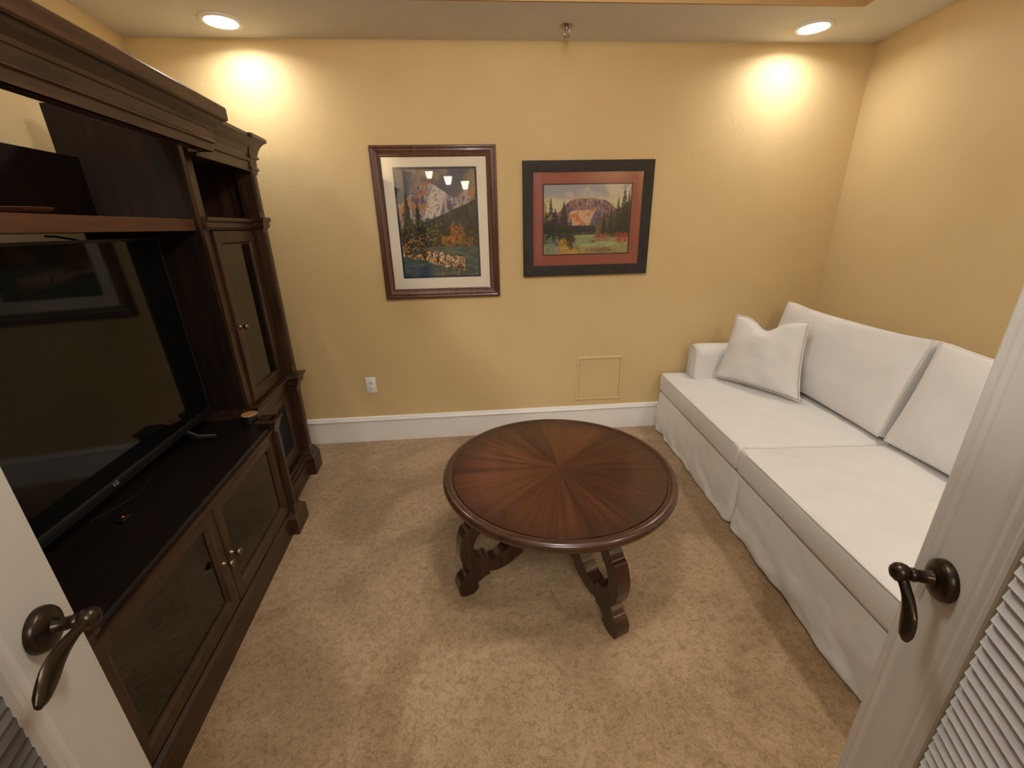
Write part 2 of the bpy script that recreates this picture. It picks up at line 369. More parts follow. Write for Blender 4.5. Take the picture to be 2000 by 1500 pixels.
# ================================================================== WALL THINGS
# outlet
t = thing('wall_outlet', 'white duplex wall outlet on the yellow back wall, left of centre', 'outlet', (-.781, D, .433))
b = NB(); box(b, -.035, .035, -.006, 0, -.058, .058, .003); obj('cover_plate', b, M_PLASTIC, t, True)
for s in (-1, 1):
    b = NB(); lathe(b, [(.0, .0), (.0165, 0), (.0165, .0025), (.0155, .0035), (0, .0035)], 24, Matrix.Translation((0, -.006, s*.0195)) @ Matrix.Rotation(PI/2, 4, 'X'))
    r = obj('receptacle', b, M_PLASTIC, t, True)
    b = NB()
    for q in (-1, 1): box(b, q*.006-.0013, q*.006+.0013, -.0102, -.0095, s*.0195-.001, s*.0195+.007)
    box(b, -.0025, .0025, -.0102, -.0095, s*.0195-.010, s*.0195-.005); obj('slots', b, M_SLOT, r)
# access panel, painted over
t = thing('access_panel', 'square wall access panel painted yellow like the wall, low between the table and the sofa', 'access panel', (.861, D, .403))
b = NB(); rframe(b, -.172, .172, -.168, .168, [(0, 0), (0, .004), (.004, .007), (.018, .007), (.020, .004), (.020, 0)]); obj('panel_frame', b, M_WALL, t)
b = NB(); box(b, -.149, .149, -.0035, 0, -.145, .145, .001); p = obj('panel_door', b, M_WALL, t)
b = NB(); box(b, -.138, -.128, -.005, -.003, .03, .10, .001); obj('panel_latch', b, M_WALL, p)

# ------------------------------------------------------------------ the two prints (flat print, painted per vertex)
def vnoise(u, v, sx, sy, seed, oct=4):
    rng = np.random.RandomState(seed); out = np.zeros_like(u); amp = 1; tot = 0
    for o in range(oct):
        g = rng.rand(int(sy)+3, int(sx)+3); x = u*sx; y = v*sy; xi = np.clip(x.astype(int), 0, int(sx)); yi = np.clip(y.astype(int), 0, int(sy)); fx = x-xi; fy = y-yi
        fx = fx*fx*(3-2*fx); fy = fy*fy*(3-2*fy)
        out += amp*((g[yi, xi]*(1-fx)+g[yi, xi+1]*fx)*(1-fy)+(g[yi+1, xi]*(1-fx)+g[yi+1, xi+1]*fx)*fy); tot += amp; amp *= .55; sx *= 2; sy *= 2
    return out/tot
def lin(c): return np.array([(x/255/12.92 if x/255 < .04045 else ((x/255+.055)/1.055)**2.4) for x in c])
def blend(img, mask, col):
    m = np.clip(mask, 0, 1)[..., None]; return img*(1-m) + (col if getattr(col, 'ndim', 1) == 3 else lin(col))*m
def sst(a, b_, x): t = np.clip((x-a)/(b_-a), 0, 1); return t*t*(3-2*t)
def spruce(img, u, v, cx, base, top, wid, col, seed):
    n = vnoise(u, v, 60, 60, seed, 2); h = np.clip((v-base)/(top-base), 0, 1.2)
    half = wid*(1-h)*(.55+.45*np.abs(np.sin(h*26+n*3)))*(.6+.8*n)
    m = ((np.abs(u-cx) < half) & (v > base) & (v < top)).astype(float)
    return blend(img, m*(.72+.28*n), col)
def paint1(nx, ny):
    u, v = np.meshgrid((np.arange(nx)+.5)/nx, (np.arange(ny)+.5)/ny)
    n1, n2, n3, n4 = vnoise(u, v, 4, 5, 1), vnoise(u, v, 14, 18, 2), vnoise(u, v, 60, 84, 3, 3), vnoise(u, v, 26, 8, 4, 3); n5 = vnoise(u, v, 22, 30, 5, 3)
    img = np.ones((ny, nx, 3))*lin((96, 100, 112))
    img = blend(img, sst(.40, .62, n1)*sst(.7, .85, v), (150, 134, 112)); img = blend(img, sst(.5, .7, n2)*.6*(v > .75), (104, 100, 108))
    ridge = .80 + .085*np.exp(-((u-.37)/.17)**2) - .10*np.exp(-((u-.0)/.16)**2) - .06*np.exp(-((u-.72)/.10)**2) + .05*sst(.75, 1, u) + .012*(n2-.5)
    mt = v < ridge
    img = blend(img, mt*1., (112, 98, 112))
    img = blend(img, mt*(v > ridge-.05)*(n2 > .35), (168, 158, 158))
    img = blend(img, mt*sst(.45, .6, n4)*.85, (178, 168, 168)); img = blend(img, mt*sst(.52, .60, n3)*(n4 < .55)*.7, (92, 80, 102))
    img = blend(img, mt*((u < .42) | (u > .8))*sst(.42, .6, n2)*(v > .58), (168, 122, 88))
    img = blend(img, mt*(u < .3)*sst(.5, .65, n1)*(v < .78)*.8, (186, 138, 98))
    img = blend(img, mt*(np.abs(u-.5+(.75-v)*.5) < .10)*(v > .56)*sst(.3, .5, n3), (205, 198, 188))
    slope = .50 + (u-.25)*.30 + .02*(n3-.5)
    fo = (v < slope)*sst(.2, .28, u+.2*n2)
    img = blend(img, fo*1., (58, 62, 62)); img = blend(img, fo*sst(.4, .7, vnoise(u, v, 50, 6, 9, 2))*.7, (38, 44, 42)); img = blend(img, fo*sst(.55, .8, n1)*.5, (86, 92, 96))
    img = blend(img, (v < .44+.05*n2)*(v > .28)*1., (52, 48, 36)); img = blend(img, (v < .44)*(v > .28)*sst(.5, .7, n3)*.8, (98, 90, 56))
    for cx, cy, rx, ry, c in ((.72, .42, .10, .09, (168, 106, 50)), (.62, .34, .12, .05, (176, 112, 54)), (.84, .33, .12, .05, (140, 104, 58)), (.30, .34, .10, .06, (150, 92, 60))):
        e_ = ((u-cx)/rx)**2+((v-cy)/ry)**2; img = blend(img, sst(1.5, .2, e_+3.2*(n5-.5))*sst(.30, .5, n3)*.85, c); img = blend(img, (e_ < 1.4)*sst(.56, .7, n5)*.5, (62, 46, 34))
    wt = v < .29+.02*(n4-.5)
    img = blend(img, wt*1., (70, 84, 82)); img = blend(img, wt*sst(.45, .65, vnoise(u, v, 6, 40, 12, 3))*.7, (104, 112, 98)); img = blend(img, (v < .10)*sst(.4, .6, n1), (60, 76, 92))
    img = blend(img, wt*(np.abs(u-.62) < .12)*(v < .16)*sst(.4, .6, n4)*.8, (150, 110, 72))
    bank = (np.abs(v-(.27-.20*u)) < .05+.03*n2)*(u < .82)
    img = blend(img, bank*1., (120, 84, 52)); img = blend(img, bank*sst(.45, .6, n3), (206, 168, 118)); img = blend(img, bank*sst(.62, .75, vnoise(u, v, 60, 70, 21, 1)), (60, 44, 34))
    img = blend(img, bank*(n2 > .6)*(n3 > .5), (214, 200, 176))
    for k, (cx, ba, tp, w) in enumerate(((.10, .30, .80, .13), (.24, .28, .70, .15), (.36, .30, .58, .12), (.17, .22, .55, .16), (.45, .36, .62, .05), (.55, .40, .62, .04))):
        img = spruce(img, u, v, cx, ba, tp, w, (46, 50, 36), 30+k)
    img = blend(img, (u < .55)*(v > .28)*(v < .55)*(n3 > .62)*.8, (132, 122, 62)); img = blend(img, (u < .35)*(v > .26)*(v < .42)*(n3 > .58)*.8, (176, 120, 62))
    return img
def paint2(nx, ny):
    u, v = np.meshgrid((np.arange(nx)+.5)/nx, (np.arange(ny)+.5)/ny)
    n1, n2, n3, n4 = vnoise(u, v, 5, 4, 51), vnoise(u, v, 18, 14, 52), vnoise(u, v, 80, 60, 53, 3), vnoise(u, v, 30, 5, 54, 3); n5 = vnoise(u, v, 26, 20, 55, 3)
    img = np.ones((ny, nx, 3))*lin((198, 190, 172)); img = blend(img, sst(.45, .6, n1+.3*(v-.8))*.7*(v > .8), (138, 140, 168)); img = blend(img, sst(.95, .70, v+.1*(n2-.5))*.7, (208, 196, 150))
    ridge = .74+.07*np.exp(-((u-.5)/.22)**4) - .12*sst(.28, .16, u) - .12*sst(.72, .9, u) + .035*(n2-.5)
    mt = v < ridge
    img = blend(img, mt*1., (140, 104, 96)); img = blend(img, mt*sst(.45, .58, n4)*.9, (92, 78, 108)); img = blend(img, mt*sst(.55, .68, vnoise(u, v, 26, 6, 57, 3))*.8, (176, 128, 92))
    img = blend(img, mt*(n3 > .62)*.6, (190, 170, 160))
    sn = mt*(np.abs(u-.45) < .13+.05*n2)*(v < .62+.05*n2)*(v > .34)
    img = blend(img, sn*1., (206, 168, 140)); img = blend(img, sn*sst(.5, .65, n2), (192, 124, 84)); img = blend(img, (np.abs(u-.60-(v-.5)*.3) < .05)*(v < .62)*mt*.9, (92, 92, 124))
    img = blend(img, (v < .42)*1., (64, 70, 70))
    img = blend(img, (v < .32+.03*(n2-.5))*1., (146, 156, 110)); img = blend(img, (v < .30)*sst(.5, .65, vnoise(u, v, 6, 26, 61, 3))*.8, (168, 176, 128)); img = blend(img, (v < .10)*(u > .45)*.8, (158, 140, 104))
    for k in range(9):
        img = spruce(img, u, v, .36+.03*k, .28, .44+.04*((k*37) % 5)/5, .025, (44, 54, 60), 80+k)
    rg = (u > .60+.10*(n2-.5)+.28*np.clip(v-.5, 0, 1))*(v > .24)*(v < .42+.62*(u-.55)+.10*n3)
    img = blend(img, rg*1., (92, 88, 76)); img = blend(img, rg*sst(.5, .65, n4)*.8, (58, 62, 58)); img = blend(img, rg*(n3 > .6)*.7, (146, 112, 82))
    for k, (cx, ba, tp, w) in enumerate(((.08, .16, .84, .10), (.23, .12, .80, .12), (.13, .22, .68, .12), (.31, .18, .56, .07), (.03, .3, .66, .06), (.86, .3, .86, .06), (.93, .3, .99, .09), (.78, .28, .72, .06), (.70, .28, .62, .05), (.98, .3, .92, .08))):
        img = spruce(img, u, v, cx, ba, tp, w, (52, 56, 50) if k % 2 else (44, 52, 52), 100+k)
    img = blend(img, (u < .10)*(v > .5)*(v < .78)*(n2 > .5)*.7, (140, 134, 84))
    for cx, cy, rx, ry, c in ((.22, .11, .10, .12, (202, 142, 44)), (.38, .05, .12, .06, (198, 148, 52)), (.10, .12, .09, .12, (120, 138, 128)), (.68, .24, .10, .07, (168, 98, 72)), (.92, .21, .09, .09, (170, 66, 66)), (.57, .18, .05, .03, (110, 72, 56)), (.70, .05, .16, .04, (130, 92, 72)), (.90, .08, .12, .05, (150, 158, 96)), (.32, .17, .05, .09, (70, 54, 58))):
        e_ = ((u-cx)/rx)**2+((v-cy)/ry)**2; img = blend(img, sst(1.5, .2, e_+3.2*(n5-.5))*sst(.30, .5, n3)*.9, c); img = blend(img, (e_ < 1.4)*sst(.60, .72, n5)*.4, (78, 66, 50))
    img = blend(img, (n3 > .72)*(v < .3)*.5, (84, 64, 52))
    return img
def art(name, x0, x1, z0, z1, y, img, parent):
    ny, nx = img.shape[:2]; xs = np.linspace(x0, x1, nx+1); zs = np.linspace(z0, z1, ny+1)
    X, Z = np.meshgrid(xs, zs); co_ = np.stack([X, np.full_like(X, y), Z], -1).reshape(-1, 3)
    idx = np.arange((nx+1)*(ny+1)).reshape(ny+1, nx+1)
    f = np.stack([idx[:-1, :-1], idx[:-1, 1:], idx[1:, 1:], idx[1:, :-1]], -1).reshape(-1, 4)
    me = bpy.data.meshes.new(name); me.from_pydata(co_.tolist(), [], f.tolist()); me.materials.append(M_ART)
    a = me.color_attributes.new('paint', 'FLOAT_COLOR', 'CORNER'); c = np.ones((nx*ny, 4)); c[:, :3] = img.reshape(-1, 3)
    a.data.foreach_set('color', np.repeat(c, 4, axis=0).ravel())
    o = bpy.data.objects.new(name, me); COL.objects.link(o); o.parent = parent; return o
def picture(label, x0, x1, z0, z1, prof, mf, mt, mat_in, fil, mfil, art_in, img):
    cx, cz = (x0+x1)/2, z0
    t = thing('framed_picture', label, 'picture', (cx, D-.002, cz))
    X0, X1, Z1 = x0-cx, x1-cx, z1-z0
    b = NB(); rframe(b, X0, X1, 0, Z1, prof); obj('frame', b, mf, t, True, angle=20)
    a, c, e, g = mat_in
    b = NB(); box(b, X0+.01, X1-.01, -.010, -.002, .01, Z1-.01); obj('backing', b, M_FRAME2, t)
    a0, a1, b0, b1 = art_in
    b = NB()   # mat board with a window, four mitred sides
    o4 = [(a-.012, e-.012), (c+.012, e-.012), (c+.012, g+.012), (a-.012, g+.012)]; i4 = [(a0-fil, b0-fil), (a1+fil, b0-fil), (a1+fil, b1+fil), (a0-fil, b1+fil)]
    for i in range(4):
        j = (i+1) % 4; prism(b, [(o4[i][0]-cx, o4[i][1]-cz), (o4[j][0]-cx, o4[j][1]-cz), (i4[j][0]-cx, i4[j][1]-cz), (i4[i][0]-cx, i4[i][1]-cz)], 'y', -.0145, -.0125)
    obj('mat', b, mt, t)
    b = NB(); rframe(b, a0-fil-.004-cx, a1+fil+.004-cx, b0-fil-.004-cz, b1+fil+.004-cz, [(0, .0105), (0, .0122), (fil+.004, .0122), (fil+.004, .0105)]); obj('inner_mat', b, mfil, t)
    art('painting', a0-cx, a1-cx, b0-cz, b1-cz, -.0112, img, t)
    b = NB(); box(b, a-cx-.008, c-cx+.008, -.0175, -.0165, e-cz-.008, g-cz+.008); obj('glass_pane', b, M_PICGLASS, t)
    return t
PR1 = [(0, 0), (0, .018), (.004, .024), (.012, .026), (.020, .023), (.030, .025), (.046, .019), (.054, .017), (.058, .019), (.0635, .017), (.0635, .012), (.05, .010), (.05, 0)]
picture('tall framed mountain lake print with wide cream mat and brown wooden frame', -.597, .149, 1.030, 1.926, PR1, M_FRAME1, M_MAT1,
        (-.535, .088, 1.097, 1.865), .012, M_FILLET, (-.461, .015, 1.172, 1.797), paint1(225, 300))
PR2 = [(0, 0), (0, .022), (.003, .025), (.058, .019), (.066, .017), (.066, .012), (.05, .010), (.05, 0)]
picture('wide framed mountain meadow print with brick red mat and black frame', .308, 1.137, 1.150, 1.836, PR2, M_FRAME2, M_MAT2,
        (.373, 1.077, 1.212, 1.773), .007, M_FILLET2, (.442, 1.001, 1.286, 1.700), paint2(285, 210))

# ================================================================== ENTERTAINMENT WALL UNIT
# local x = out of the cabinet front into the room, local y = along the wall toward the back wall
CA = math.radians(4.2); CO = (-1.005, 1.896, 0)
U = thing('entertainment_cabinet', 'tall dark walnut entertainment wall unit with glass doors along the left wall, holding the television', 'cabinet', CO, CA)
YC = -.57
def cpart(name, fn, m, parent=U, smooth=False, **k):
    b = NB(); fn(b); return obj(name, b, m, parent, smooth, **k)
def both(fn):          # build for the far pier, and mirrored about the centre for the near pier
    for mir in (False, True): fn((lambda y: 2*YC-y) if mir else (lambda y: y), mir)
def bx(b, x0, x1, y0, y1, z0, z1, my=lambda y: y, bev=.0): a, c = sorted((my(y0), my(y1))); box(b, x0, x1, a, c, z0, z1, bev)
XB = -.565
# centre base carcass
cpart('plinth', lambda b: (bx(b, XB, -.012, -1.19, .05, 0, .115), sweep(b, [(-.012, -1.14), (-.012, .0)], [(0, 0), (0, .115), (.004, .112), (.012, .104), (.012, 0)])), M_WY)
cpart('base_back', lambda b: bx(b, XB, XB+.012, -1.19, .05, .115, .58), M_WY)
cpart('base_floor', lambda b: bx(b, XB+.012, -.02, -1.17, .03, .115, .135), M_WY)
cpart('base_shelf', lambda b: bx(b, XB+.012, -.06, -1.17, .03, .345, .362), M_WY)
both(lambda my, mir: cpart('base_side_panel', lambda b: bx(b, XB, -.004, .028, .05, .115, .585, my), M_WZ))
def deck(b):
    sweep(b, [(.0, -1.18), (.0, .04)], [(0, .56), (0, .592), (.016, .592), (.016, .588), (.006, .578), (.004, .56)])
cpart('deck_moulding', deck, M_WY)
cpart('deck', lambda b: box(b, XB, .006, -1.245, .105, .592, .615, .004), M_DECK)
cpart('front_rail', lambda b: bx(b, -.03, -.001, -1.17, .03, .575, .592), M_WY)
# centre pilasters with block feet and caps
def cpil(my, mir):
    def f(b):
        bx(b, -.02, .020, .001, .050, .10, .60, my, .002)
        for yy in (.010, .019): bx(b, .018, .024, yy-.003, yy+.003, .16, .57, my, .001)
    p = cpart('pilaster', f, M_WZ)
    def g(b):
        path = [(-.02, my(-.008)), (.018, my(-.008)), (.018, my(.118)), (-.02, my(.118))]
        path = path[::-1] if mir else path
        bx(b, -.03, .020, -.006, .116, 0, .075, my)
        sweep(b, path, [(-.03, 0), (-.03, .125), (-.012, .125), (-.004, .112), (.006, .10), (.014, .092), (.014, .0)][::1])
    cpart('block_foot', g, M_WZ, p)
    def h(b):
        path = [(-.05, my(-.004)), (.018, my(-.004)), (.018, my(.054)), (-.05, my(.054))]
        path = path[::-1] if mir else path
        bx(b, -.05, .019, -.003, .053, .578, .64, my)
        sweep(b, path, [(-.01, .578), (-.01, .64), (.020, .64), (.022, .632), (.012, .618), (.010, .604), (.004, .590), (.002, .578)])
    cpart('cap_moulding', h, M_WZ, p)
both(cpil)
# doors of the centre base
DPROF = [(0, 0), (0, .020), (.003, .022), (.045, .022), (.050, .018), (.055, .014), (.062, .012), (.062, 0)]
TOX = Matrix.Rotation(PI/2, 4, 'Z')      # turns the frame plane XZ facing -Y into plane YZ facing +X
def knob(b, x, y, z):
    lathe(b, [(.0, 0), (.013, .0), (.014, .002), (.008, .005), (.0055, .010), (.006, .016), (.012, .021), (.0150, .027), (.0135, .033), (.007, .037), (0, .038)], 20, Matrix.Translation((x, y, z)) @ Matrix.Rotation(PI/2, 4, 'Y'))
def gdoor(y0, y1, z0, z1, x, ky, kz, prof=DPROF, gm=None, gn='glass_pane'):
    b = NB(); rframe(b, y0, y1, z0, z1, prof, Matrix.Translation((x, 0, 0)) @ TOX)
    d = obj('door', b, M_WZ, U, True, angle=20); w = prof[-1][0]
    b = NB(); box(b, x+.006, x+.009, y0+w-.006, y1-w+.006, z0+w-.006, z1-w+.006); obj(gn, b, gm or M_CABGLASS, d)
    b = NB(); knob(b, x+.022, ky, kz); obj('knob', b, M_BRASS, d, True, angle=None)
gdoor(-.568, -.002, .140, .575, -.020, -.540, .345)
gdoor(-1.138, -.572, .140, .575, -.020, -.600, .345)
# piers
XP = -.125
def pier(my, mir):
    P = lambda n, fn, m=M_WZ, par=U, **k: cpart(n, fn, m, par, **k)
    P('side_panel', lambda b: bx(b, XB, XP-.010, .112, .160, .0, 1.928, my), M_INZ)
    P('front_stile', lambda b: bx(b, XP-.010, XP+.005, .112, .160, .0, 1.80, my))
    P('side_panel', lambda b: bx(b, XB, XP, .63, .655, .0, 1.80, my))
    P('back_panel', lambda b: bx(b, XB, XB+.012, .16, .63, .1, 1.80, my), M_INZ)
    P('plinth', lambda b: (bx(b, XB, XP+.035, .10, .60, 0, .155, my), bx(b, XP+.03, XP+.052, .06, .60, 0, .10, my, .004), bx(b, XP+.03, XP+.045, .06, .60, .10, .125, my, .004)), M_WY)
    P('pier_floor', lambda b: bx(b, XB, XP, .16, .63, .155, .17, my), M_WY)
    P('pier_deck', lambda b: bx(b, XB, XP+.02, .105, .64, .585, .66, my), M_WY)
    for z in (.92, 1.20): P('pier_shelf', lambda b: bx(b, XB+.012, XP-.03, .16, .63, z, z+.008, my), M_PANE)
    P('pier_shelf', lambda b: bx(b, XB, XP+.01, .16, .63, 1.478, 1.52, my), M_WY)
    P('pier_top', lambda b: bx(b, XB, XP, .16, .63, 1.765, 1.80, my), M_WY)
    # mouldings at deck height and under the open niche
    path = [(XP+.01, my(.112)), (XP+.01, my(.585))]; path = path[::-1] if mir else path
    P('rail_moulding', lambda b: sweep(b, path, [(0, .575), (0, .662), (.030, .662), (.034, .652), (.022, .640), (.020, .612), (.010, .600), (.008, .575)]), M_WY)
    P('rail_moulding', lambda b: sweep(b, path, [(0, 1.476), (0, 1.528), (.022, 1.528), (.024, 1.514), (.014, 1.506), (.014, 1.488), (.004, 1.476)]), M_WY)
    # pilaster at the outer edge
    def pf(b):
        bx(b, XP-.01, -.060, .588, .655, .10, 1.86, my, .002)
        for yy in (.598, .610): bx(b, -.062, -.056, yy-.003, yy+.003, .20, .56, my, .001); bx(b, -.062, -.056, yy-.003, yy+.003, .72, 1.46, my, .001); bx(b, -.062, -.056, yy-.003, yy+.003, 1.56, 1.80, my, .001)
    p = P('pilaster', pf)
    def ring(name, z0, prof, o=0):
        pa = [(XP-.02, my(.588-o)), (-.060+o, my(.588-o)), (-.060+o, my(.655+o)), (XB+.02, my(.655+o))]
        pa = pa[::-1] if mir else pa
        P(name, lambda b: sweep(b, pa, prof), M_WZ, p)
    def foot(b):
        pa = [(XP-.0, my(.575)), (-.045, my(.575)), (-.045, my(.695)), (XP, my(.695))]; pa = pa[::-1] if mir else pa
        sweep(b, pa, [(-.03, 0), (-.03, .16), (-.014, .16), (-.006, .145), (.002, .125), (.008, .112), (.008, 0)]); bx(b, XP, -.046, .578, .692, 0, .14, my)
    P('block_foot', foot, M_WZ, p)
    ring('cap_moulding', 0, [(-.005, .575), (-.005, .665), (.034, .665), (.038, .655), (.024, .638), (.020, .612), (.008, .600), (.004, .575)])
    ring('cap_moulding', 0, [(-.005, 1.478), (-.005, 1.535), (.018, 1.535), (.020, 1.520), (.012, 1.512), (.012, 1.492), (.004, 1.478)])
    ring('capital', 0, [(-.01, 1.74), (-.01, 1.912), (.060, 1.912), (.062, 1.897), (.056, 1.893), (.046, 1.886), (.032, 1.868), (.022, 1.846), (.016, 1.826), (.022, 1.822), (.022, 1.815), (.010, 1.808), (.008, 1.775), (.014, 1.770), (.014, 1.760), (.006, 1.755), (.006, 1.74)])
    # doors
    y = sorted((my(.165), my(.585)))
    gdoor(y[0], y[1], .668, 1.472, XP-.005, my(.197), 1.045, [(0, 0), (0, .020), (.003, .022), (.050, .022), (.054, .018), (.058, .013), (.062, .012), (.062, 0)])
    gdoor(y[0], y[1], .172, .572, XP-.005, my(.197), .42, DPROF, M_PANEL, 'door_panel')
both(pier)
# upper centre: shelf, back board, fascia and crown
cpart('wide_shelf', lambda b: box(b, XB, -.145, -1.252, .112, 1.474, 1.520, .002), M_SHELF)
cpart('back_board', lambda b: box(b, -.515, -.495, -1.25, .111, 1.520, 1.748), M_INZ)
cpart('top_panel', lambda b: bx(b, -.22, -.02, -1.25, .11, 1.895, 1.91), M_WY)
cpart('fascia', lambda b: (bx(b, -.05, -.004, -1.235, .095, 1.765, 1.90)), M_WY)
CRP = [(-.01, 1.765), (-.01, 1.93), (.055, 1.93), (.058, 1.925), (.058, 1.885), (.052, 1.880), (.044, 1.878), (.038, 1.868), (.026, 1.858), (.018, 1.852), (.016, 1.840), (.012, 1.838), (.010, 1.806), (.012, 1.802), (.012, 1.797), (.003, 1.794), (.003, 1.765)]
cpart('crown_moulding', lambda b: sweep(b, [(-.09, -1.235), (-.004, -1.235), (-.004, .095), (-.09, .095)], CRP), M_WY)
CRP2 = [(-.01, 1.75), (-.01, 1.908), (.050, 1.908), (.052, 1.892), (.044, 1.884), (.034, 1.868), (.020, 1.850), (.012, 1.826), (.010, 1.80), (.012, 1.795), (.003, 1.790), (.003, 1.75)]
both(lambda my, mir: cpart('crown_moulding', lambda b: sweep(b, ([(-.060, my(.10)), (-.060, my(.59))] if not mir else [(-.060, my(.59)), (-.060, my(.10))]), CRP2), M_WY))
both(lambda my, mir: cpart('fascia', lambda b: bx(b, XP, -.062, .112, .60, 1.79, 1.90, my), M_WY))

def LW(x, y, z=0):   # cabinet-local to world
    return (CO[0]+x*math.cos(CA)-y*math.sin(CA), CO[1]+x*math.sin(CA)+y*math.cos(CA), z)
# television, leaning back a little
tv = thing('television', 'large black flat screen television standing in the dark cabinet', 'television', LW(-.26, -.57, .616), CA)
def tilt(x=0, y=0, z=0): return Matrix.Rotation(math.radians(-1.0), 4, 'Y') @ Matrix.Translation((x, y, z))
b = NB(); box(b, -.045, -.002, -.63, .63, .060, .836, .004, mtx=tilt()); obj('case', b, M_BLACK, tv, True)
b = NB(); box(b, -.004, .0005, -.620, .620, .096, .826, mtx=tilt()); obj('screen', b, M_SCREEN, tv)
b = NB(); rframe(b, -.63, .63, .060, .836, [(0, -.006), (0, .003), (.009, .003), (.010, .001), (.010, -.006)], tilt() @ TOX); box(b, -.004, .004, -.62, .62, .064, .095, .002, mtx=tilt()); obj('bezel', b, M_BLACK, tv, True)
for s in (-.42, .42):
    b = NB(); tube(b, [(.085, s+.04, .0135), (.03, s+.01, .030), (-.02, s, .070)], [(.006, .011)]*3, 8, flat=(0, 1, 0)); tube(b, [(-.02, s, .070), (-.07, s+.01, .030), (-.13, s+.04, .0135)], [(.006, .011)]*3, 8, flat=(0, 1, 0)); obj('foot', b, M_FOOT, tv, True)
def text(body, name, size, mtx, m, parent):
    c = bpy.data.curves.new(name, 'FONT'); c.body = body; c.size = size; c.extrude = .0004; c.align_x = 'CENTER'; c.align_y = 'CENTER'
    o = bpy.data.objects.new(name, c); COL.objects.link(o); dg = bpy.context.evaluated_depsgraph_get()
    me = bpy.data.meshes.new_from_object(o.evaluated_get(dg)); bpy.data.objects.remove(o); me.transform(mtx); me.materials.clear(); me.materials.append(m)
    q = bpy.data.objects.new(name, me); COL.objects.link(q); q.parent = parent; return q
text('LG', 'logo', .020, tilt(.0052, .0, .080) @ Matrix.Rotation(PI/2, 4, 'Z') @ Matrix.Rotation(PI/2, 4, 'X'), M_GREYTXT, tv)
# things on the deck
t = thing('canister', 'small round black canister with a copper top on the cabinet deck beside the television', 'canister', LW(-.095, .045, .6155), 0)
b = NB(); lathe(b, [(.0, 0), (.034, 0), (.036, .002), (.036, .040), (.035, .042), (0, .042)], 40); obj('body', b, M_BLACK, t, True)
b = NB(); lathe(b, [(0, .0421), (.0345, .0421), (.0345, .044), (.033, .0455), (0, .0455)], 40); obj('lid', b, M_COPPER, t, True)
b = NB()
pts = [LW(-.30, -.66, .618), LW(-.283, -.62, .618), LW(-.262, -.575, .618), LW(-.252, -.53, .618), LW(-.25, -.48, .618), LW(-.27, -.40, .618), LW(-.30, -.34, .618)]
tube(b, pts, .0022, 6); tag(obj('cable', b, M_CABLE, None, True), 'thin black cable curling on the cabinet deck in front of the television', 'cable')
b = NB(); tube(b, [LW(-.50, -.16, 1.466), LW(-.50, -.12, 1.464), LW(-.50, -.03, 1.450), LW(-.49, .0, 1.40), LW(-.47, .02, 1.2), LW(-.47, .02, .618)], .004, 6)
tag(obj('cable', b, M_CABLE, None, True), 'black cable hanging under the wide shelf behind the television', 'cable')
t = thing('remote_sensor', 'tiny black sensor with a red light on the cabinet deck', 'sensor', LW(-.197, -.665, .6155))
b = NB(); box(b, -.012, .012, -.02, .02, 0, .012, .003); obj('body', b, M_BLACK, t, True)
b = NB(); lathe(b, [(0, .0118), (.003, .0118), (.003, .0126), (0, .0132)], 10); obj('indicator_light', b, M_LED, t, True)
t = thing('shallow_dish', 'shallow reddish brown dish lying on the wide shelf at the left edge', 'dish', LW(-.21, -.585, 1.5205))
b = NB(); lathe(b, [(0, 0), (.03, 0), (.055, .008), (.062, .016), (.060, .017), (.05, .010), (.028, .004), (0, .004)], 32); obj('bowl', b, M_SHELF, t, True)

# ================================================================== ROUND COFFEE TABLE
TC = (.309, 1.588)
T_ = thing('coffee_table', 'round dark mahogany coffee table with sunburst veneer top and carved lyre legs on the carpet', 'table', (TC[0], TC[1], 0))
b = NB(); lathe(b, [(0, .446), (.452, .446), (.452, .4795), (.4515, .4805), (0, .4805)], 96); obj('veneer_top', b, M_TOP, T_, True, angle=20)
b = NB(); lathe(b, [(.40, .442), (.470, .442), (.482, .445), (.490, .452), (.494, .462), (.494, .470), (.4925, .477), (.487, .483), (.478, .4855), (.468, .485), (.460, .4825), (.456, .479), (.453, .4775), (.453, .446)], 96); obj('rim', b, M_RIM, T_, True, angle=50)
b = NB(); lathe(b, [(.0, .425), (.40, .425), (.405, .43), (.405, .442), (0, .442)], 64); obj('apron', b, M_LEG, T_, True)
LP = [(.340, .442), (.402, .442), (.404, .365), (.420, .350), (.430, .332), (.448, .325), (.462, .295), (.472, .255), (.474, .215), (.468, .180), (.455, .150), (.440, .128), (.452, .118), (.446, .106), (.462, .100), (.480, .082), (.490, .055), (.488, .025), (.478, .006), (.462, .0),
      (.430, .0), (.412, .010), (.402, .028), (.404, .045), (.412, .052), (.392, .058), (.368, .070), (.350, .072), (.348, .088), (.315, .080), (.280, .083), (.245, .094), (.215, .110), (.190, .125), (.186, .138), (.150, .152), (.110, .180), (.070, .22), (.035, .26), (.0, .26), (.0, .425), (.055, .425), (.065, .37), (.085, .33),
      (.115, .292), (.150, .258), (.185, .228), (.215, .205), (.222, .214), (.250, .186), (.285, .158), (.315, .146), (.342, .142), (.348, .166), (.362, .175), (.385, .170), (.405, .188), (.416, .215), (.416, .245), (.405, .270), (.392, .290), (.372, .305), (.362, .335), (.350, .380)]
